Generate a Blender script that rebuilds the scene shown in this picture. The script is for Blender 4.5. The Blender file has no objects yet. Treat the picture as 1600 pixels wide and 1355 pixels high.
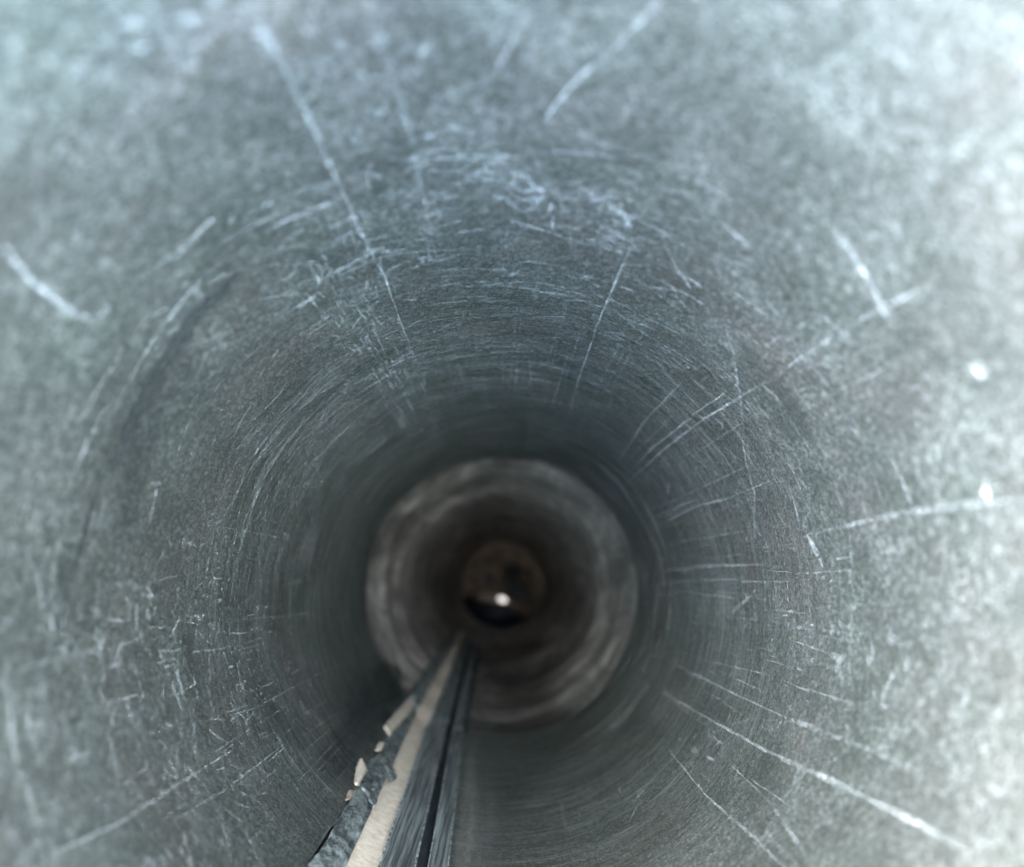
import bpy, bmesh, math, random
from mathutils import Vector, Matrix, Euler, noise
random.seed(7)
scene = bpy.context.scene
R = 0.10                                   # inner radius of the near pipe, metres; the pipe runs along +Y
W0, H0 = 1600.0, 1355.0
LENS = 26.0
FPX = LENS / 36.0 * W0
VPX, VPY = 786.0, 908.0                    # where the pipe's axis direction lands in the photograph
# ---------------------------------------------------------------- camera
cam_d = bpy.data.cameras.new('camera'); cam = bpy.data.objects.new('camera', cam_d)
scene.collection.objects.link(cam); scene.camera = cam
PITCH = math.atan((VPY - H0 / 2) / FPX)
YAW = -math.atan((W0 / 2 - VPX) / FPX)     # camera turned a little to the right of the axis
PZ = 0.109; CAMZ = PZ + .055 * R
#                                 # height of the pipe's axis over the ground
ROLL = math.radians(132)                   # the phone was held almost upside down: the open seam is at the top of the pipe
BASE = Euler((math.radians(90) + PITCH, 0, YAW)).to_matrix()
TURN = Matrix.Translation((0, 0, PZ)) @ Matrix.Rotation(ROLL, 4, 'Y') @ Matrix.Translation((0, 0, -PZ))
cam.matrix_world = TURN @ (Matrix.Translation((0, 0, CAMZ)) @ BASE.to_4x4())
cam_d.lens = LENS; cam_d.sensor_width = 36; cam_d.clip_start = 0.002; cam_d.clip_end = 400
cam_d.dof.use_dof = True
cam_d.dof.focus_distance = 2.65 * R
cam_d.dof.aperture_fstop = LENS / (0.046 * R * 1000)
# ---------------------------------------------------------------- world, sun, exposure
world = bpy.data.worlds.new('World'); scene.world = world; world.use_nodes = True
SUN_EL, SUN_AZ = math.radians(32), math.radians(102)   # azimuth clockwise from +Y
wn = world.node_tree; bg = wn.nodes['Background']
sky = wn.nodes.new('ShaderNodeTexSky'); sky.sky_type = 'NISHITA'; sky.sun_disc = False
sky.sun_elevation = SUN_EL; sky.sun_rotation = SUN_AZ; sky.dust_density = 1.2
wn.links.new(sky.outputs[0], bg.inputs[0]); bg.inputs[1].default_value = 0.15
sun_d = bpy.data.lights.new('sun', 'SUN'); sun = bpy.data.objects.new('sun', sun_d)
scene.collection.objects.link(sun)
sun_d.energy = 3.0; sun_d.angle = math.radians(120); sun_d.color = (1.0, 0.985, 0.95)
dv = Vector((math.sin(SUN_AZ) * math.cos(SUN_EL), math.cos(SUN_AZ) * math.cos(SUN_EL), math.sin(SUN_EL)))
sun.rotation_euler = dv.to_track_quat('Z', 'Y').to_euler(); sun.location = dv * 3
vs = scene.view_settings
vs.view_transform = 'Standard'; vs.look = 'None'; vs.gamma = 1; vs.use_curve_mapping = False
vs.exposure = 4.9
scene.cycles.max_bounces = 14; scene.cycles.glossy_bounces = 12; scene.cycles.diffuse_bounces = 8
scene.cycles.transparent_max_bounces = 24
scene.cycles.sample_clamp_indirect = 6
ROT = BASE

# ---------------------------------------------------------------- helpers
def ray(px, py):
    d = ROT @ Vector(((px - W0 / 2) / FPX, -(py - H0 / 2) / FPX, -1.0))
    return d.normalized()
def at_wall(px, py, rad):
    """point of the cylinder of radius rad (round the pipe's axis) seen at a pixel"""
    d = ray(px, py); oz = CAMZ - PZ
    a = d.x * d.x + d.z * d.z; b = 2 * oz * d.z; c = oz * oz - rad * rad
    t = (-b + math.sqrt(b * b - 4 * a * c)) / (2 * a)
    return Vector((d.x * t, d.y * t, CAMZ + d.z * t))
def cyl(p):                                # -> theta, y, radius
    return math.atan2(p.x, p.z - PZ), p.y, math.hypot(p.x, p.z - PZ)
def pt(th, y, r):
    return Vector((r * math.sin(th), y, PZ + r * math.cos(th)))
class MB:
    def __init__(s): s.v = []; s.f = []; s.a = []
    def build(s, name, mat, parent=None, smooth=True, attr=None):
        me = bpy.data.meshes.new(name); me.from_pydata(s.v, [], s.f)
        if smooth: me.polygons.foreach_set('use_smooth', [True] * len(me.polygons))
        if attr:
            at = me.attributes.new(attr, 'FLOAT', 'POINT'); at.data.foreach_set('value', s.a)
        me.materials.append(mat); me.update()
        o = bpy.data.objects.new(name, me); scene.collection.objects.link(o)
        if parent: o.parent = parent; o.matrix_parent_inverse = Matrix.Translation(parent.location).inverted()
        return o
    def grid(s, rows, closed=False, val=None):
        n = len(rows[0]); b = len(s.v)
        for r_ in rows: s.v.extend(tuple(p) for p in r_)
        if val is not None: s.a.extend(val)
        for i in range(len(rows) - 1):
            for j in range(n if closed else n - 1):
                k = (j + 1) % n
                s.f.append((b + i * n + j, b + i * n + k, b + (i + 1) * n + k, b + (i + 1) * n + j))
def empty(name, loc, label=None, cat=None, group=None):
    o = bpy.data.objects.new(name, None); scene.collection.objects.link(o); o.location = loc
    o.empty_display_size = 0.02
    tag(o, label, cat, group); return o
def tag(o, label=None, cat=None, group=None, kind=None):
    for k, v in (('label', label), ('category', cat), ('group', group), ('kind', kind)):
        if v: o[k] = v
    return o
class NT:
    def __init__(s, name):
        s.m = bpy.data.materials.new(name); s.m.use_nodes = True; s.t = s.m.node_tree
        s.b = s.t.nodes['Principled BSDF']
        s.tc = s.t.nodes.new('ShaderNodeTexCoord')
    def new(s, ty, **k):
        n = s.t.nodes.new(ty)
        for a, b in k.items(): setattr(n, a, b)
        return n
    def L(s, a, b): s.t.links.new(a, b)
    def noise(s, scale, loc=(0, 0, 0), sc=(1, 1, 1), detail=4, rough=.6, dist=0, ty='noise'):
        mp = s.new('ShaderNodeMapping'); mp.inputs['Scale'].default_value = sc; mp.inputs['Location'].default_value = loc
        s.L(s.tc.outputs['Object'], mp.inputs[0])
        n = s.new('ShaderNodeTexNoise'); n.inputs['Scale'].default_value = scale
        n.inputs['Detail'].default_value = detail; n.inputs['Roughness'].default_value = rough
        n.inputs['Distortion'].default_value = dist
        s.L(mp.outputs[0], n.inputs['Vector']); return n.outputs['Fac']
    def ramp(s, x, stops):
        r = s.new('ShaderNodeValToRGB'); e = r.color_ramp.elements
        while len(e) < len(stops): e.new(.5)
        for el, (p, c) in zip(e, stops):
            el.position = p; el.color = (c if isinstance(c, tuple) else (c, c, c)) + (1,)
        s.L(x, r.inputs[0]); return r.outputs[0]
    def math(s, op, a, b=None):
        n = s.new('ShaderNodeMath', operation=op)
        for i, x in enumerate((a, b)):
            if x is None: continue
            if hasattr(x, 'links'): s.L(x, n.inputs[i])
            else: n.inputs[i].default_value = x
        return n.outputs[0]
    def mix(s, f, a, b, bt='MIX'):
        n = s.new('ShaderNodeMix', data_type='RGBA', blend_type=bt)
        for i, x in ((0, f), (6, a), (7, b)):
            if hasattr(x, 'links'): s.L(x, n.inputs[i])
            elif i == 0: n.inputs[0].default_value = x
            else: n.inputs[i].default_value = tuple(x) + (1,)
        return n.outputs[2]
    def bump(s, h, strength, dist):
        n = s.new('ShaderNodeBump'); n.inputs['Strength'].default_value = strength; n.inputs['Distance'].default_value = dist
        s.L(h, n.inputs['Height']); s.L(n.outputs[0], s.b.inputs['Normal'])
    def set(s, name, x):
        i = s.b.inputs[name]
        if hasattr(x, 'links'): s.L(x, i)
        else: i.default_value = x

# ---------------------------------------------------------------- materials
def galvanised():
    n = NT('galvanised_steel')
    fine = n.noise(1700, detail=3, rough=.75)                       # grain
    cell = n.noise(520, loc=(3, 1, 2), detail=4, rough=.7, dist=.4)         # oxide mottle
    big = n.noise(42, loc=(5, 0, 3), detail=5, rough=.65, dist=.4)          # cloudy patches
    ring = n.noise(60, loc=(1, 9, 2), sc=(.5, 14, .5), detail=4, rough=.7)  # round-the-pipe rubbing
    hair = n.noise(26, loc=(4, 2, 8), sc=(1, 11, 1), detail=6, rough=.75)   # drawn hairlines round the pipe
    hair2 = n.noise(34, loc=(8, 5, 1), sc=(1, 30, 1), detail=4, rough=.75)
    long_ = n.noise(170, loc=(7, 2, 2), sc=(1, .06, 1), detail=3, rough=.6) # drag marks along the pipe
    hue = n.noise(24, loc=(9, 4, 1), detail=2)
    w = n.ramp(hue, [(.35, (.070, .085, .076)), (.5, (.080, .091, .081)), (.66, (.091, .093, .081))])
    l = n.ramp(hue, [(.35, (.53, .59, .55)), (.6, (.56, .61, .60)), (.75, (.60, .61, .58))])
    sep = n.new('ShaderNodeSeparateXYZ'); n.L(n.tc.outputs['Object'], sep.inputs[0])
    deep = n.ramp(n.math('ADD', sep.outputs['Y'], n.math('MULTIPLY', big, .12)), [(.24, 0.0), (.40, 1.0)])   # drawn finish survives past the handled mouth
    m1 = n.math('MULTIPLY', n.ramp(cell, [(.47, 0.0), (.64, 1.0)]), n.ramp(big, [(.36, .5), (.66, .85)]))
    m2 = n.math('MULTIPLY', n.ramp(fine, [(.50, 0.0), (.64, 1.0)]), n.ramp(big, [(.35, .6), (.66, .85)]))
    m3 = n.math('MULTIPLY', n.ramp(ring, [(.55, 0.0), (.8, 1.0)]), n.ramp(big, [(.45, 0.0), (.65, .5)]))
    m5 = n.math('MULTIPLY', n.math('ADD', n.math('MULTIPLY', n.ramp(hair, [(.54, 0.0), (.63, 1.0)]), .42), n.math('MULTIPLY', n.ramp(hair2, [(.53, 0.0), (.62, 1.0)]), .62)), deep)
    m4 = n.math('MULTIPLY', n.ramp(long_, [(.6, 0.0), (.8, 1.0)]), .3)
    m = n.math('MAXIMUM', n.math('ADD', n.math('MULTIPLY', m1, .5), n.math('MULTIPLY', m2, .8)), n.math('MAXIMUM', m3, n.math('MAXIMUM', m4, m5)))
    dk = n.math('MULTIPLY', n.math('MULTIPLY', n.ramp(hair, [(.36, 1.0), (.47, 0.0)]), .3), deep)
    m = n.math('MAXIMUM', n.math('SUBTRACT', m, dk), 0.0)
    col = n.mix(m, w, l)
    n.L(m, col.node.inputs[0])
    n.set('Base Color', col); n.set('Metallic', .8)
    n.set('Roughness', n.ramp(big, [(.3, .42), (.7, .55)]))
    h = n.math('ADD', n.math('MULTIPLY', fine, .5), n.math('MULTIPLY', cell, .9))
    n.bump(h, .35, .0006)
    return n.m
def dusty_steel():
    n = NT('dusty_brown_steel')
    ring = n.noise(24, loc=(1, 3, 2), sc=(.5, 2.0, .5), detail=4, rough=.6)
    sm = n.noise(30, loc=(4, 3, 2), sc=(1, .35, 1), detail=5, rough=.65, dist=1.6)
    big = n.noise(13, loc=(2.2, 7, 4), sc=(1, .4, 1), detail=2)
    sep = n.new('ShaderNodeSeparateXYZ'); n.L(n.tc.outputs['Object'], sep.inputs[0])
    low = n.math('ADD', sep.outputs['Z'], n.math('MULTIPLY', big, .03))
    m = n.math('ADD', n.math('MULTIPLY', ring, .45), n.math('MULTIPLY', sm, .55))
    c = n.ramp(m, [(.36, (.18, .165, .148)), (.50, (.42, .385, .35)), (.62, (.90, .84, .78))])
    n.set('Base Color', n.mix(1.0, c, n.mix(1.0, n.ramp(big, [(.34, .5), (.56, 1.0)]), n.ramp(low, [(.026, .14), (.054, 1.0)]), 'MULTIPLY'), 'MULTIPLY'))   # shade along the low side, painted into the colour
    n.set('Metallic', .35); n.set('Roughness', .5)
    n.bump(sm, .3, .002)
    return n.m
def plain(name, c1, c2, scale, metal=0, rough=.6, sc=(1, 1, 1), bmp=.3, bd=.001, detail=5, lo=.35, hi=.68):
    n = NT(name); f = n.noise(scale, sc=sc, detail=detail, rough=.65)
    n.set('Base Color', n.ramp(f, [(lo, c1), (hi, c2)])); n.set('Metallic', metal); n.set('Roughness', rough)
    n.bump(f, bmp, bd); return n.m
def scratch_mat():
    n = NT('bare_zinc_scratch')
    at = n.new('ShaderNodeAttribute', attribute_name='strength')
    br = n.noise(700, detail=3, rough=.7)
    br2 = n.noise(90, detail=2)
    a = n.math('MULTIPLY', at.outputs['Fac'], n.ramp(br, [(.42, .05), (.6, 1.0)]))
    a = n.math('MULTIPLY', a, n.ramp(br2, [(.38, .25), (.6, .95)]))
    n.set('Base Color', (.74, .80, .82, 1)); n.set('Metallic', .35); n.set('Roughness', .5); n.set('Alpha', a)
    return n.m
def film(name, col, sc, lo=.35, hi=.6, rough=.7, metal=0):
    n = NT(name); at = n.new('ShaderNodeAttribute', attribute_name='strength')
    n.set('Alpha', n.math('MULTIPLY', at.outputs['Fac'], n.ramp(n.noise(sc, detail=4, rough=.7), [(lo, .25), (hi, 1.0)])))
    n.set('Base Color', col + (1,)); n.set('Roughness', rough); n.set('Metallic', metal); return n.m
M = dict(crease_shade=film('dark_crease_shade', (.03, .038, .038), 300, .25, .5), dustm=film('brown_grey_dust', (.32, .30, .28), 500, .4, .58),  # dark film serves wall creases and painted shadow alike
    galv=galvanised(), dusty=dusty_steel(), scratch=scratch_mat(),
    tan=plain('tan_board', (.52, .43, .34), (.74, .66, .55), 260, bmp=.25, bd=.0006, rough=.8),
    dustt=plain('dusty_tan_board', (.22, .17, .14), (.36, .29, .23), 260, bmp=.25, bd=.0006, rough=.8),
    foil=plain('crumpled_zinc', (.10, .12, .12), (.50, .56, .56), 230, .5, .42, bmp=.7, bd=.0015, lo=.42, hi=.64),
    rail=plain('drawn_steel_rail', (.09, .105, .105), (.50, .56, .56), 900, .55, .42, sc=(1, .018, 1), bmp=.4, bd=.0005, lo=.42, hi=.62),
    dark=plain('dark_groove', (.02, .028, .03), (.07, .085, .09), 320, .3, .55, sc=(1, .2, 1)),
    outer=plain('outer_zinc', (.30, .33, .34), (.42, .45, .46), 40, .5, .5),
    brown=plain('rusty_brown_plate', (.04, .027, .02), (.28, .19, .13), 40, .2, .6),
    black=plain('black_rubber', (.008, .01, .012), (.02, .024, .028), 60, 0, .5),
    navy=plain('dark_blue_enamel', (.012, .022, .035), (.02, .035, .055), 40, .1, .35),
    rubm=film('pale_rubbed_metal', (.62, .62, .59), 300, .3, .6, rough=.5, metal=.4),
    edge=plain('painted_edge_highlight', (.12, .15, .16), (.75, .8, .82), 300, .4, .4, lo=.42, hi=.6),  # pale colour paints highlights along the seam's edges
    chrome=plain('worn_bronze', (.20, .15, .12), (.36, .29, .25), 40, .5, .5, bmp=.05),
    concrete=plain('concrete_ground', (.50, .51, .50), (.60, .60, .59), 3, 0, .9, detail=8))
n = NT('glowing_white_spot'); n.set('Base Color', (.9, .88, .86, 1)); n.set('Emission Color', (1, .95, .93, 1)); n.set('Emission Strength', .06)  # glow added in place of a glint
M['glowm'] = n.m
# ---------------------------------------------------------------- ground
g = MB(); g.grid([[(-150, -150, 0), (150, -150, 0)], [(-150, 150, 0), (150, 150, 0)]])
tag(g.build('ground', M['concrete'], smooth=False), 'pale concrete ground under the pipe', kind='structure')

# ---------------------------------------------------------------- the pipe
Y0 = 0.765 * R; Y1 = 5.42 * R; Y2 = 16.4 * R
pipe = empty('steel_pipe', (0, Y0, 0), 'long galvanised steel pipe seen from inside, scratched and scuffed, with an open seam', 'pipe')
def wob(th, y):
    p = Vector((math.sin(th) * 1.3, y / R * .55, math.cos(th) * 1.3))
    return noise.noise(p) * .010 + noise.noise(p * 2.7) * .004
# seam slot edges in the photograph (inner-surface lines), converted to an angle
TH_L = cyl(at_wall(476, 1355, R))[0]; TH_R = cyl(at_wall(700, 1355, R))[0]
def seam_guide(x_bot, x_far, rad, ys=None, y_far=1000.0):
    """a line of the seam: passes the photo's bottom edge at x_bot and (x_far, y_far); linear in angle against 1/y"""
    tab = []
    for k in range(121):
        v = 1440 - (1440 - 968) * k / 120
        q = cyl(at_wall(x_bot + (x_far - x_bot) * (v - 1355) / (y_far - 1355), v, rad)); tab.append((q[1], q[0] % (2 * math.pi)))
    tab = [t for i, t in enumerate(tab) if i == 0 or t[0] > max(u[0] for u in tab[:i])]
    def th(y):
        if y <= tab[0][0]: return tab[0][1]
        for (ya, ta), (yb, tb) in zip(tab, tab[1:]):
            if y <= yb: return ta + (tb - ta) * (y - ya) / (yb - ya)
        return tab[-1][1]
    return th
gL = seam_guide(478, 700, R); gR = seam_guide(699, 738, R)
NT_ = 360
def wall_rows(ya, yb, ny, rad, th_a, th_b, prof=None, amp=1.0):
    rows = []
    for i in range(ny + 1):
        y = ya + (yb - ya) * (i / ny) ** 1.25
        a, b = th_a(y), th_b(y)
        row = []
        for j in range(NT_ + 1):
            th = a + (b - a) * j / NT_
            r = rad * (1 + amp * wob(th, y)) + (prof(y) if prof else 0)
            row.append(pt(th, y, r))
        rows.append(row)
    return rows
w = MB()
rows = wall_rows(Y0, Y1 + .35 * R, 150, R, gL, lambda y: gR(y) + 2 * math.pi)
w.grid([list(reversed(r)) for r in rows])
wall = w.build('pipe_wall', M['galv'], pipe)
so = wall.modifiers.new('thick', 'SOLIDIFY'); so.thickness = .0012; so.offset = -1   # outwards
# flip test is done below by radius; outer skin
w = MB(); n = 96
w.grid([[pt(2 * math.pi * j / n, y, R * r) for j in range(n)] for y, r in
        ((Y0 + .001, 1.055), (Y0, 1.075), (Y0 + .0015, 1.09), (Y1, 1.09), (Y2 + .02, 1.09))], closed=True)
w.build('outer_skin', M['outer'], pipe)
# far section: narrower, dusty and smooth with shallow rings pressed in it
def prof(y):
    u = (y - Y1) / R; d = 0   # shallow rings
    for c, wd, h in ((.45, .12, .008), (.8, .16, -.012), (1.15, .12, .010), (1.75, .22, -.016), (2.4, .2, .012), (3.3, .3, -.014), (4.9, .4, -.012), (7.2, .5, -.015)):
        d += 1.4 * h * R * math.exp(-((u - c) / wd) ** 2)
    return d
def sleeve(y):
    u = max(0, (y - Y1) / R)
    return R * (.89 + .112 * math.exp(-(u / 1.5) ** 1.7)) + prof(y)
w = MB(); rows = []
for i in range(181):
    y = Y1 + (Y2 - Y1) * (i / 180) ** 1.4
    rows.append([pt(2 * math.pi * j / 160, y, sleeve(y) * (1 + .8 * wob(2 * math.pi * j / 160, y))) for j in range(160)])
lip = [[pt(2 * math.pi * j / 160, Y1 + dy, R * r) for j in range(160)] for dy, r in ((.004, 1.006), (.0002, 1.005))]
w.grid(lip + rows, closed=True)
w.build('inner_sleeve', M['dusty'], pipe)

# ---------------------------------------------------------------- scratches
s = MB()
UP = .0003
def ribbon(pix, width, strength, jit=.4, taper=True, step=10, raw=False):
    """a scratch: a polyline of photo pixels laid on the wall, width in photo pixels at its middle"""
    P = [pix[0]]
    for (x0, y0), (x1, y1) in zip(pix, pix[1:]):
        k = max(1, int(math.hypot(x1 - x0, y1 - y0) / step))
        for i in range(1, k + 1):
            t = i / k
            P.append((x0 + (x1 - x0) * t + random.gauss(0, jit), y0 + (y1 - y0) * t + random.gauss(0, jit)))
    q = [cyl(at_wall(x, y, R)) for x, y in P]
    for i in range(1, len(q)):
        d = (q[i][0] - q[i - 1][0] + math.pi) % (2 * math.pi) - math.pi
        q[i] = (q[i - 1][0] + d, q[i][1], R)
    if width <= 4 and not raw: width *= .8
    if width > 4 and not raw: width = 4 + (width - 4) * .55; strength *= .78
    mid = q[len(q) // 2]; wd = width * mid[1] / FPX
    lay(q, wd, strength, taper)
def lay(q, wd, strength, taper=True):
    if len(q) < 2: return
    nrow = len(q); vals = []; rows = []
    for i, (th, y, _) in enumerate(q):
        a = q[max(0, i - 1)]; b = q[min(nrow - 1, i + 1)]
        tx, ty = (b[0] - a[0]) * R, b[1] - a[1]; l = math.hypot(tx, ty) or 1
        nx, ny = -ty / l, tx / l
        t = i / (nrow - 1)
        tp = min(1, 5 * t + .15, 5 * (1 - t) + .15) if taper else 1
        w_ = wd * (.45 + .55 * tp) * random.uniform(.7, 1.3)
        row = []
        for k, e in ((-1.0, 0), (-.4, 1), (.4, 1), (1.0, 0)):
            T = th + nx * k * w_ / 2 * 1.6 / R; Y = y + ny * k * w_ / 2 * 1.6
            row.append(pt(T, Y, R * (1 + wob(T, Y)) - UP)); vals.append(e * strength * tp)
        rows.append(row)
    s.grid(rows, val=vals)
SCR = [
 ([(395,0),(430,80),(475,170),(520,265),(575,385),(600,430),(625,500),(660,590),(690,650),(715,705)],3.2,.9),
 ([(440,90),(490,195),(530,290)],9,.45),
 ([(400,30),(440,100)],24,.5),
 ([(590,0),(615,120),(650,250),(668,340),(690,440)],4,.45),
 ([(990,375),(940,490),(905,590),(890,650),(870,725)],3,.75),
 ([(845,215),(860,170),(900,120),(950,80),(1010,20),(1035,-10)],9,.6),
 ([(970,60),(1010,20),(1035,-15)],16,.7),
 ([(750,145),(790,80),(830,5)],7,.6),([(575,240),(573,315)],4,.5),([(828,560),(829,605)],2.5,.55),
 ([(600,560),(650,630),(690,700)],2,.4),([(612,560),(664,640),(698,705)],2,.4),
 ([(1130,490),(1145,545),(1155,620),(1160,660),(1163,710),(1180,770),(1178,825),(1168,832)],5,.55),
 ([(1190,600),(1100,655),(1040,700),(980,755),(960,790)],3.2,.75),
 ([(1160,595),(1095,640),(1020,700),(965,760)],3,.7),([(1068,595),(1010,655),(960,730)],2.6,.6),
 ([(1150,775),(1090,790),(1040,815),(1012,832)],3,.75),
 ([(1205,882),(1120,884),(1050,890),(1010,900),(920,912)],3,.8),
 ([(1170,905),(1080,906),(1010,915)],2.4,.5),([(1160,935),(1060,925),(1015,932)],2.4,.5),
 ([(1185,920),(1160,945),(1135,965)],6,.65),([(1020,815),(1035,832)],3,.6),([(1045,905),(1058,930)],3,.5),
 ([(980,1012),(1010,1020),(1050,1035),(1110,1065),(1190,1105)],2.6,.65),([(1190,1105),(1330,1160),(1450,1210)],6,.35),
 ([(970,1050),(1040,1085),(1120,1130),(1200,1175)],3.2,.7),([(1120,1130),(1200,1175),(1320,1230),(1440,1290),(1540,1345)],9,.55),
 ([(1035,1160),(1100,1240),(1180,1310),(1230,1360)],4,.5),([(1200,1250),(1270,1350)],5,.35),
 ([(0,378),(50,440),(115,490)],13,.9),([(60,440),(115,490),(150,500)],22,.35),
 ([(345,405),(290,460),(240,530),(200,600),(165,675)],4.5,.85),
 ([(305,455),(325,470)],12,.6),([(245,400),(265,405)],7,.6),([(265,420),(280,426)],7,.6),
 ([(40,1355),(180,1290),(280,1225),(390,1155)],4,.6),([(260,1290),(350,1235),(455,1155)],3,.5),
 ([(30,1045),(100,1025),(170,1010)],9,.5),([(5,1050),(20,1180),(65,1300)],10,.6),([(60,1060),(75,1130),(90,1200)],6,.4),
 ([(125,1090),(150,1170),(162,1220)],5,.5),([(195,1090),(212,1160)],6,.4),([(270,1030),(290,1110),(310,1155)],4,.55),
 ([(365,1030),(372,1060),(382,1085)],4,.9),([(275,1140),(305,1170)],4,.4),
 ([(1300,345),(1350,420),(1395,510)],18,.55),([(1360,430),(1398,515)],10,.6),([(1262,832),(1290,888)],17,.7),
 ([(1525,560),(1538,592)],38,.9),([(1546,750),(1544,785)],24,.9),([(1466,780),(1466,802)],18,.8),
 ([(1610,778),(1500,790),(1400,803),(1230,845)],10,.35),([(1480,430),(1360,490),(1250,560),(1190,600)],7,.4),
 ([(1040,380),(1060,420),(1083,455)],6,.7),([(1050,455),(1092,498)],4,.45),
 ([(780,250),(820,270),(850,300),(830,325)],14,.5),([(840,270),(872,295),(880,325),(872,342)],5,.5),([(785,300),(810,325),(850,318)],9,.6),
 ([(905,290),(940,305),(970,328),(990,355)],9,.7),([(700,285),(760,275),(830,290)],7,.45),
 ([(685,190),(755,203)],8,.6),([(690,265),(750,262),(800,272)],4,.5),
 ([(775,695),(800,668),(860,655)],2.2,.55),([(788,703),(840,690),(865,678)],2.2,.5),([(775,695),(830,672),(868,668)],2,.45),([(890,703),(905,690),(900,684)],3,.5),
 ([(925,715),(955,730),(980,750)],3.5,.75),([(985,760),(1000,785)],3,.5),
 ([(850,1180),(870,1240),(890,1310)],2.2,.5),([(560,760),(690,735)],3,.0),
 ([(1240,1105),(1210,1145)],4,.3),([(1000,1250),(980,1290)],5,.5),([(1020,1140),(1000,1150)],4,.4),([(985,1260),(1010,1230)],5,.4),
 ([(700,592),(735,588),(766,592)],1.8,.7),([(702,602),(735,599),(768,604)],1.8,.65),([(715,613),(745,611),(766,617)],1.8,.55),
 ([(520,640),(600,590),(640,580)],2.5,.4),([(590,650),(680,632)],2.5,.35),
 ([(130,960),(150,880),(140,800)],5,.0),
]
for p, wd, st in SCR: ribbon(p, wd, st)
TOP = 0.0
def arcs(nn, th0, ths, r0, r1, ln, wpx, st):
    for _ in range(nn):
        th = random.gauss(th0, ths); rp = random.uniform(r0, r1); y = FPX * R / rp
        L = random.uniform(*ln) * R; k = max(3, int(L / R / .012)); sl = random.gauss(0, .02)
        q = []; 
        for i in range(k + 1):
            u = i / k - .5; q.append((th + u * L / R, y * (1 + sl * u + random.gauss(0, .0003)), R))
        lay(q, random.uniform(*wpx) * 1.05 * y / FPX, random.uniform(*st))
def lines(nn, th0, ths, r0, r1, lnpx, wpx, st):
    for _ in range(nn):
        th = random.gauss(th0, ths); rp = random.uniform(r0, r1); r2 = rp + random.uniform(*lnpx)
        ya, yb = FPX * R / rp, FPX * R / r2; k = 8; dth = random.gauss(0, .012)
        q = [(th + dth * i / k + random.gauss(0, .0003), ya + (yb - ya) * i / k, R) for i in range(k + 1)]
        lay(q, random.uniform(*wpx) * 1.0 * (ya + yb) / 2 / FPX, random.uniform(*st))
def scuff(n_, cx, cy, rx, ry, lpx, wpx, st, rad=.15):
    """a rubbed patch: many short strokes, mostly round the pipe"""
    for _ in range(n_):
        x = random.gauss(cx, rx / 2); y = random.gauss(cy, ry / 2)
        a = math.atan2(y - VPY, x - VPX) + (math.pi / 2 if random.random() > rad else 0) + random.gauss(0, .14)
        l = random.uniform(*lpx); c, s_ = math.cos(a) * l / 2, math.sin(a) * l / 2
        ribbon([(x - c, y - s_), (x + random.gauss(0, l * .02), y + random.gauss(0, l * .02)), (x + c, y + s_)],
               random.uniform(*wpx), random.uniform(*st), step=max(4, l / 5), jit=.12)
arcs(650, -.6, .6, 225, 470, (.04, .45), (.8, 1.6), (.3, 1.0))
arcs(260, -.9, .35, 240, 420, (.1, .6), (.8, 1.4), (.4, 1.0))
arcs(300, .7, .6, 240, 520, (.03, .25), (.8, 1.5), (.2, .7))
arcs(130, -.05, .25, 285, 400, (.05, .25), (.8, 1.6), (.3, .9))
arcs(220, -1.9, .4, 330, 820, (.03, .16), (1.2, 3.0), (.25, .75))
arcs(200, -1.95, .25, 380, 620, (.02, .10), (1.0, 2.2), (.3, 1.0))
arcs(220, 1.4, .5, 230, 420, (.02, .12), (.8, 1.7), (.25, .75))
arcs(160, .3, .6, 430, 720, (.03, .2), (1.5, 4), (.2, .6))
arcs(180, -.25, .45, 480, 820, (.03, .2), (2, 6), (.2, .6))
arcs(90, 0, 2.2, 225, 300, (.05, .5), (.8, 1.6), (.15, .45))
lines(90, -.45, .06, 300, 760, (10, 60), (1.5, 3), (.15, .5))
lines(60, -.52, .03, 250, 620, (10, 60), (1.0, 2.2), (.3, .8))
lines(60, 0, 1.6, 260, 700, (40, 220), (1.0, 2.0), (.1, .4))
lines(110, -1.75, .22, 340, 760, (8, 50), (1.0, 2.4), (.2, .7))
lines(60, -2.3, .4, 300, 700, (30, 160), (.8, 1.6), (.1, .45))
lines(70, -.2, 1.2, 226, 330, (60, 260), (.8, 1.3), (.15, .5))
lines(40, 1.7, .25, 230, 480, (30, 120), (.8, 1.8), (.15, .5))
lines(24, 1.35, .25, 230, 420, (30, 100), (.8, 1.8), (.15, .4))
scuff(34, 560, 110, 190, 120, (8, 40), (5, 14), (.2, .6))
scuff(40, 250, 60, 140, 110, (15, 60), (10, 24), (.2, .6))
scuff(16, 700, 60, 180, 90, (10, 40), (7, 16), (.2, .6))
scuff(60, 800, 290, 110, 60, (8, 40), (3, 9), (.2, .6), .3)
scuff(40, 950, 330, 80, 70, (8, 30), (2, 7), (.2, .6), .3)
scuff(60, 470, 330, 110, 110, (6, 24), (2, 6), (.15, .5), .4)
scuff(90, 540, 470, 90, 90, (4, 16), (1.5, 3), (.2, .6), .4)
scuff(150, 1060, 800, 70, 190, (4, 16), (1.2, 2.6), (.2, .7), .3)
scuff(110, 1060, 970, 60, 90, (4, 18), (1.2, 3), (.2, .7), .3)
scuff(60, 1380, 1030, 150, 110, (10, 36), (6, 16), (.1, .4), .3)
scuff(40, 1230, 985, 90, 60, (6, 22), (4, 9), (.1, .45), .3)
scuff(60, 1110, 1140, 50, 60, (5, 20), (2, 5), (.15, .5), .4)
scuff(70, 250, 960, 170, 130, (8, 30), (3, 7), (.2, .6), .3)
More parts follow.
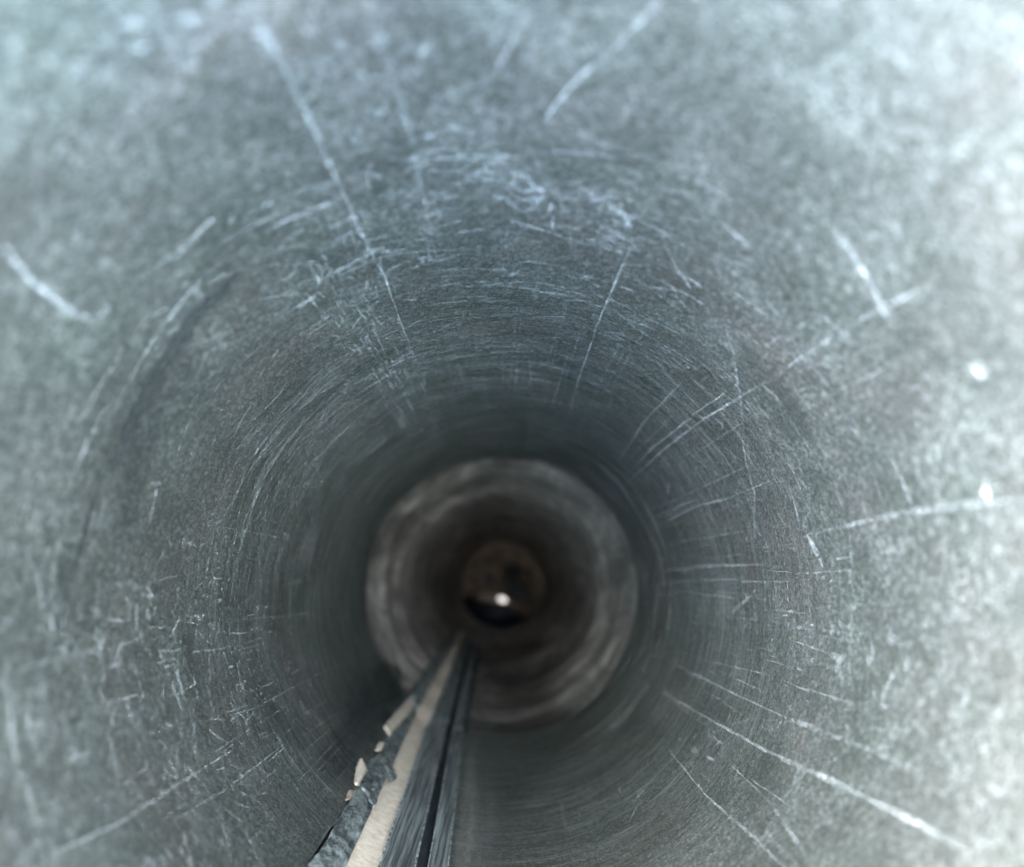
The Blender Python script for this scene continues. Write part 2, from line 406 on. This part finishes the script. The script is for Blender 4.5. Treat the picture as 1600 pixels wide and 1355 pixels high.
scuff(60, 90, 1010, 90, 150, (10, 50), (5, 12), (.15, .5), .1)
scuff(90, 330, 800, 60, 190, (5, 22), (1.5, 4), (.2, .6), .15)
scuff(80, 450, 690, 60, 110, (5, 22), (1.2, 2.6), (.2, .65), .1)
scuff(70, 420, 1070, 70, 60, (4, 14), (1.2, 3), (.15, .5), .3)
scuff(90, 830, 1240, 110, 110, (5, 22), (1.2, 3), (.1, .4), .4)
scuff(60, 960, 1120, 90, 90, (4, 16), (1.2, 3), (.1, .4), .4)
scuff(14, 375, 1060, 12, 50, (4, 9), (2.5, 4), (.8, 1.0), .6)
scuff(80, 1050, 560, 200, 130, (5, 22), (1.5, 4), (.1, .4), .2)
sc_o = s.build('scratches', M['scratch'], wall, attr='strength')
sc_o['kind'] = 'stuff'
UP = .0004  # dark strokes: creases, plus shadow painted on left wall and beside seam
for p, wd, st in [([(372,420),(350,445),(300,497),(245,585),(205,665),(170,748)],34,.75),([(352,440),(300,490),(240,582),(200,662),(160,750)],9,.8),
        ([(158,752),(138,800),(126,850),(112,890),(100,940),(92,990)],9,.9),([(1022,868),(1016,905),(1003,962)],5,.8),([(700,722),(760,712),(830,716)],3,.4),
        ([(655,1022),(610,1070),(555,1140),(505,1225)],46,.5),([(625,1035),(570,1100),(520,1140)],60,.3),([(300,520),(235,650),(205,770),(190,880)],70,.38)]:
    s = MB(); ribbon(p, wd, st, raw=True); s.build('crease_and_shade', M['crease_shade'], wall, attr='strength')
s = MB(); UP = .0002
for p, wd, st in [([(718,1370),(728,1290),(733,1230),(738,1150)],26,.5),([(738,1370),(744,1290),(748,1230)],22,.3),([(762,1370),(766,1290),(766,1230)],14,.2),
        ([(505,1130),(480,1110),(465,1090)],26,.2)]:
    s = MB(); ribbon(p, wd, st); s.build('dust_smear', M['dustm'], wall, attr='strength')
s = MB()
s = MB()
for _ in range(120):
    th = random.uniform(.75, 2.5); rp = random.uniform(214, 262); y = min(FPX * R / rp, Y1 - .03 * R); L = random.uniform(.1, .5); k = 16
    lay([(th + (i / k - .5) * L, y + random.gauss(0, .0003), R) for i in range(k + 1)], random.uniform(2, 9) * y / FPX, random.uniform(.15, .5))
s.build('pale_rubbing', M['rubm'], wall, attr='strength')['kind'] = 'stuff'
s = MB()
for x, y, l in ((738,1022,14),(736,1050,10),(731,1075,14),(728,1096,16),(723,1130,8),(722,1152,16),(719,1165,10)):
    ribbon([(x, y - l / 2), (x - 1, y + l / 2)], 4.5, 1.0, step=3)
ribbon([(729,1139),(740,1139)], 3.5, 1.0, step=3); ribbon([(772,1267),(786,1261)], 4, .8, step=3)
s.build('flecks', M['dustm'], wall, attr='strength')['kind'] = 'stuff'

# ---------------------------------------------------------------- the seam
def strip(xa, xb, ra, rb, far, ny=120, y_end=Y1 * 1.9, nx=6, f=None, fa=None, fb=None):
    """strip between two seam lines; x at the photo's bottom edge, radii as shares of R; far = x pair at photo row 1000"""
    ga = seam_guide(xa, far[0], ra * R); gb = seam_guide(xb, far[1], rb * R)
    m = MB(); rows = []
    ys = [Y0 + (y_end - Y0) * (i / ny) ** 1.5 for i in range(ny + 1)]
    for y in ys:
        a, b = ga(y), gb(y)
        ea = fa(y) if fa else 0; eb = fb(y) if fb else 0
        a += ea; b += eb
        row = []
        for j in range(nx + 1):
            t = j / nx; dr = f(y, t) * R if f else 0
            rr = R * (ra + (rb - ra) * t) + dr
            if y > Y1 - .05 * R: rr = rr / R * (sleeve(y) - .036 * R) if rr < 1.03 * R else sleeve(y) - .008 * R
            row.append(pt(a + (b - a) * t, y, rr))
        rows.append(row)
    m.grid([list(reversed(r)) for r in rows]); return m
seam = bpy.data.objects.new('seam', None)   # collects nothing: parts hang straight under the pipe
bpy.data.objects.remove(seam)
nz = lambda y, t, f, a: noise.noise(Vector((y / R * f, t * 3, f))) * a
strip(468, 706, 1.045, 1.045, (690, 744), nx=8).build('seam_backing', M['dark'], pipe)
strip(534, 594, 1.012, 1.012, (702, 718), nx=4, f=lambda y, t: nz(y, t, 3, .002)).build('tan_packing_strip', M['tan'], pipe)
strip(592, 649, 1.0, .985, (716, 728), nx=10, f=lambda y, t: -.012 * math.sin(t * 6.3) + nz(y, t, 6, .003)).build('seam_fold', M['rail'], pipe)
strip(650, 666, 1.02, 1.03, (729, 733), nx=4).build('seam_groove', M['dark'], pipe)
strip(667.5, 670.5, .990, .986, (733, 734), nx=2).build('edge_highlight', M['edge'], pipe)
strip(647, 650, .984, .984, (727, 728), nx=2).build('edge_highlight', M['edge'], pipe)
strip(699, 701, .992, .994, (738, 739), nx=2, y_end=Y1).build('edge_highlight', M['edge'], pipe)
strip(590, 593, .996, .994, (715, 716), nx=2, y_end=Y1).build('edge_highlight', M['edge'], pipe)
strip(670, 700, .985, 1.0, (734, 738), nx=8, f=lambda y, t: -.006 * math.sin(t * 3.14) + nz(y, t, 5, .002)).build('seam_edge', M['rail'], pipe)
rag = lambda y: .016 * noise.noise(Vector((y / R * 5, 0, 3))) + .010 * noise.noise(Vector((y / R * 14, 0, 3)))
strip(484, 540, .992, 1.0, (692, 703), ny=420, nx=14, f=lambda y, t: nz(y, t * 3, 7, .010) + nz(y, t * 5, 17, .005) - .008 * math.sin(t * 3.14),
      fb=None, fa=rag).build('torn_zinc_lining', M['foil'], pipe)
def patch(name, left, right, rad, mat, nx=4, lift=.0, k=7):
    """a small irregular piece lying on the wall between two photo outlines"""
    def samp(P, t):
        u = t * (len(P) - 1); i = min(int(u), len(P) - 2); u -= i
        return (P[i][0] + (P[i + 1][0] - P[i][0]) * u, P[i][1] + (P[i + 1][1] - P[i][1]) * u)
    rows = []
    for i in range(k * (len(left) - 1) + 1):
        t = i / (k * (len(left) - 1)); a, b = samp(left, t), samp(right, t); row = []
        for j in range(nx + 1):
            v = j / nx; x = a[0] + (b[0] - a[0]) * v; y = a[1] + (b[1] - a[1]) * v
            if j in (0, nx): x += random.gauss(0, .9)
            rr = rad * R - lift * R * math.sin(math.pi * v) + R * .004 * noise.noise(Vector((x * .12, y * .12, 1)))
            row.append(at_wall(x, y, min(rr, 1.06 * R)))
        rows.append(row)
    m = MB(); m.grid([list(reversed(q)) for q in rows]); o = m.build(name, mat, pipe)
    sm = o.modifiers.new('thick', 'SOLIDIFY'); sm.thickness = .0006; sm.offset = 0
    return o
patch('tan_chip', [(562,1186),(556,1200),(553,1226)], [(566,1186),(575,1203),(560,1228)], .975, M['tan'], lift=.012)
patch('tan_chip', [(592,1160),(586,1172)], [(602,1160),(593,1174)], .975, M['tan'], lift=.008)
patch('tan_chip', [(545,1236),(540,1250)], [(556,1234),(547,1250)], .98, M['dustt'], lift=.004)
patch('tan_lath', [(686,1032),(660,1062),(630,1100),(600,1136)], [(690,1036),(668,1070),(640,1112),(608,1150)], .975, M['tan'])
for l_, r_ in (([(596,1186),(603,1200),(610,1222)],[(602,1181),(612,1198),(620,1216)]), ([(562,1230),(574,1244),(584,1262)],[(568,1224),(582,1238),(590,1252)]),
               ([(588,1210),(583,1222),(580,1234)],[(597,1212),(593,1224),(586,1236)])):
    patch('zinc_flake', l_, r_, .978, M['foil'], lift=.004)
rv = MB(); c = at_wall(572, 1364, 1.0 * R); u = Vector((0, 1, 0)); rd = Vector((-c.x, 0, PZ - c.z)).normalized(); tg = u.cross(rd)
rv.grid([[c + (tg * math.cos(a) + u * math.sin(a)) * R * .0185 * q + rd * R * h for a in [2 * math.pi * j / 24 for j in range(24)]]
         for q, h in ((1.25, -.01), (1.2, .006), (1.0, .009), (.93, .002), (.6, .004), (.02, .005))], closed=True)
rv.build('rivet', M['rail'], pipe)

# ---------------------------------------------------------------- far end of the pipe
end = empty('end_fitting', (0, Y2, 0), 'dark brown fitting closing the far end, with a small glowing spot added for a glint', 'fitting')
m = MB(); nn = 96
m.grid([[pt(2 * math.pi * j / nn, Y2 + .004, R * 1.05 * k / 12 + 1e-5) for j in range(nn)] for k in range(13)], closed=True)
m.build('end_plate', M['brown'], end)

def at_end(px, py, y):
    d = ray(px, py); t = y / d.y; return Vector((d.x * t, y, CAMZ + d.z * t))
def lump(name, pix, y, depth, mat, bulge=0.0, parent=end):
    """a solid plate with the outline pix at distance y, depth thick, domed by bulge"""
    cx = sum(p[0] for p in pix) / len(pix); cy = sum(p[1] for p in pix) / len(pix); m = MB(); rows = []
    for q, dy in ((1.0, depth), (1.0, 0), (.8, -bulge * .6), (.4, -bulge), (.03, -bulge * 1.1)):
        rows.append([at_end(cx + (x - cx) * q, cy + (z - cy) * q, y) + Vector((0, dy, 0)) for x, z in pix])
    m.grid(rows, closed=True); o = m.build(name, mat, parent)
    b = o.modifiers.new('soft', 'SUBSURF'); b.levels = 1; b.render_levels = 2; return o
def oval(cx, cy, a, b, t=0, n=16):
    t = math.radians(t)
    return [(cx + a * math.cos(q) * math.cos(t) - b * math.sin(q) * math.sin(t), cy + a * math.cos(q) * math.sin(t) + b * math.sin(q) * math.cos(t)) for q in [2 * math.pi * i / n for i in range(n)]]
YE = Y2 - .02
lump('bowl', [(716,938),(735,940),(760,946),(790,950),(824,962),(812,976),(785,986),(755,980),(730,966)], YE - .05, .03, M['navy'], .03)
lump('black_flap', [(790,914),(808,914),(828,922),(840,938),(836,950),(822,948),(804,940),(788,930)], YE - .04, .02, M['black'], .006)
lump('black_flap', [(716,934),(730,930),(744,938),(742,960),(726,956)], YE - .045, .02, M['black'], .006)
lump('slot', [(755,892),(773,895),(776,918),(758,920)], YE, .01, M['black'], .001)
lump('slot', [(753,875),(774,877),(776,886),(755,886)], YE, .01, M['black'], .001)
lump('black_flap', [(776,900),(790,905),(806,908),(822,906),(832,914),(826,922),(806,918),(790,914),(778,910)], YE - .03, .015, M['black'], .004)
lump('black_flap', [(818,884),(828,888),(836,902),(832,910),(822,900)], YE - .01, .012, M['black'], .003)
lump('knob', oval(801, 894, 15, 15, 20), YE - .01, .015, M['black'], .008)
lump('curved_rim', [(738,926),(760,922),(785,930),(812,942),(832,952),(828,957),(806,949),(782,940),(760,934),(744,938)], YE - .06, .01, M['chrome'], .006)
lump('glow_spot', oval(785, 937, 6.5, 4.0, 22), YE - .075, .004, M['glowm'], .003)  # added glowing spot imitating a glint, no real lamp
# ---------------------------------------------------------------- turn the pipe about its own axis to where its seam lies
for o in (pipe, end):
    o.matrix_world = TURN @ Matrix.Translation(o.location)
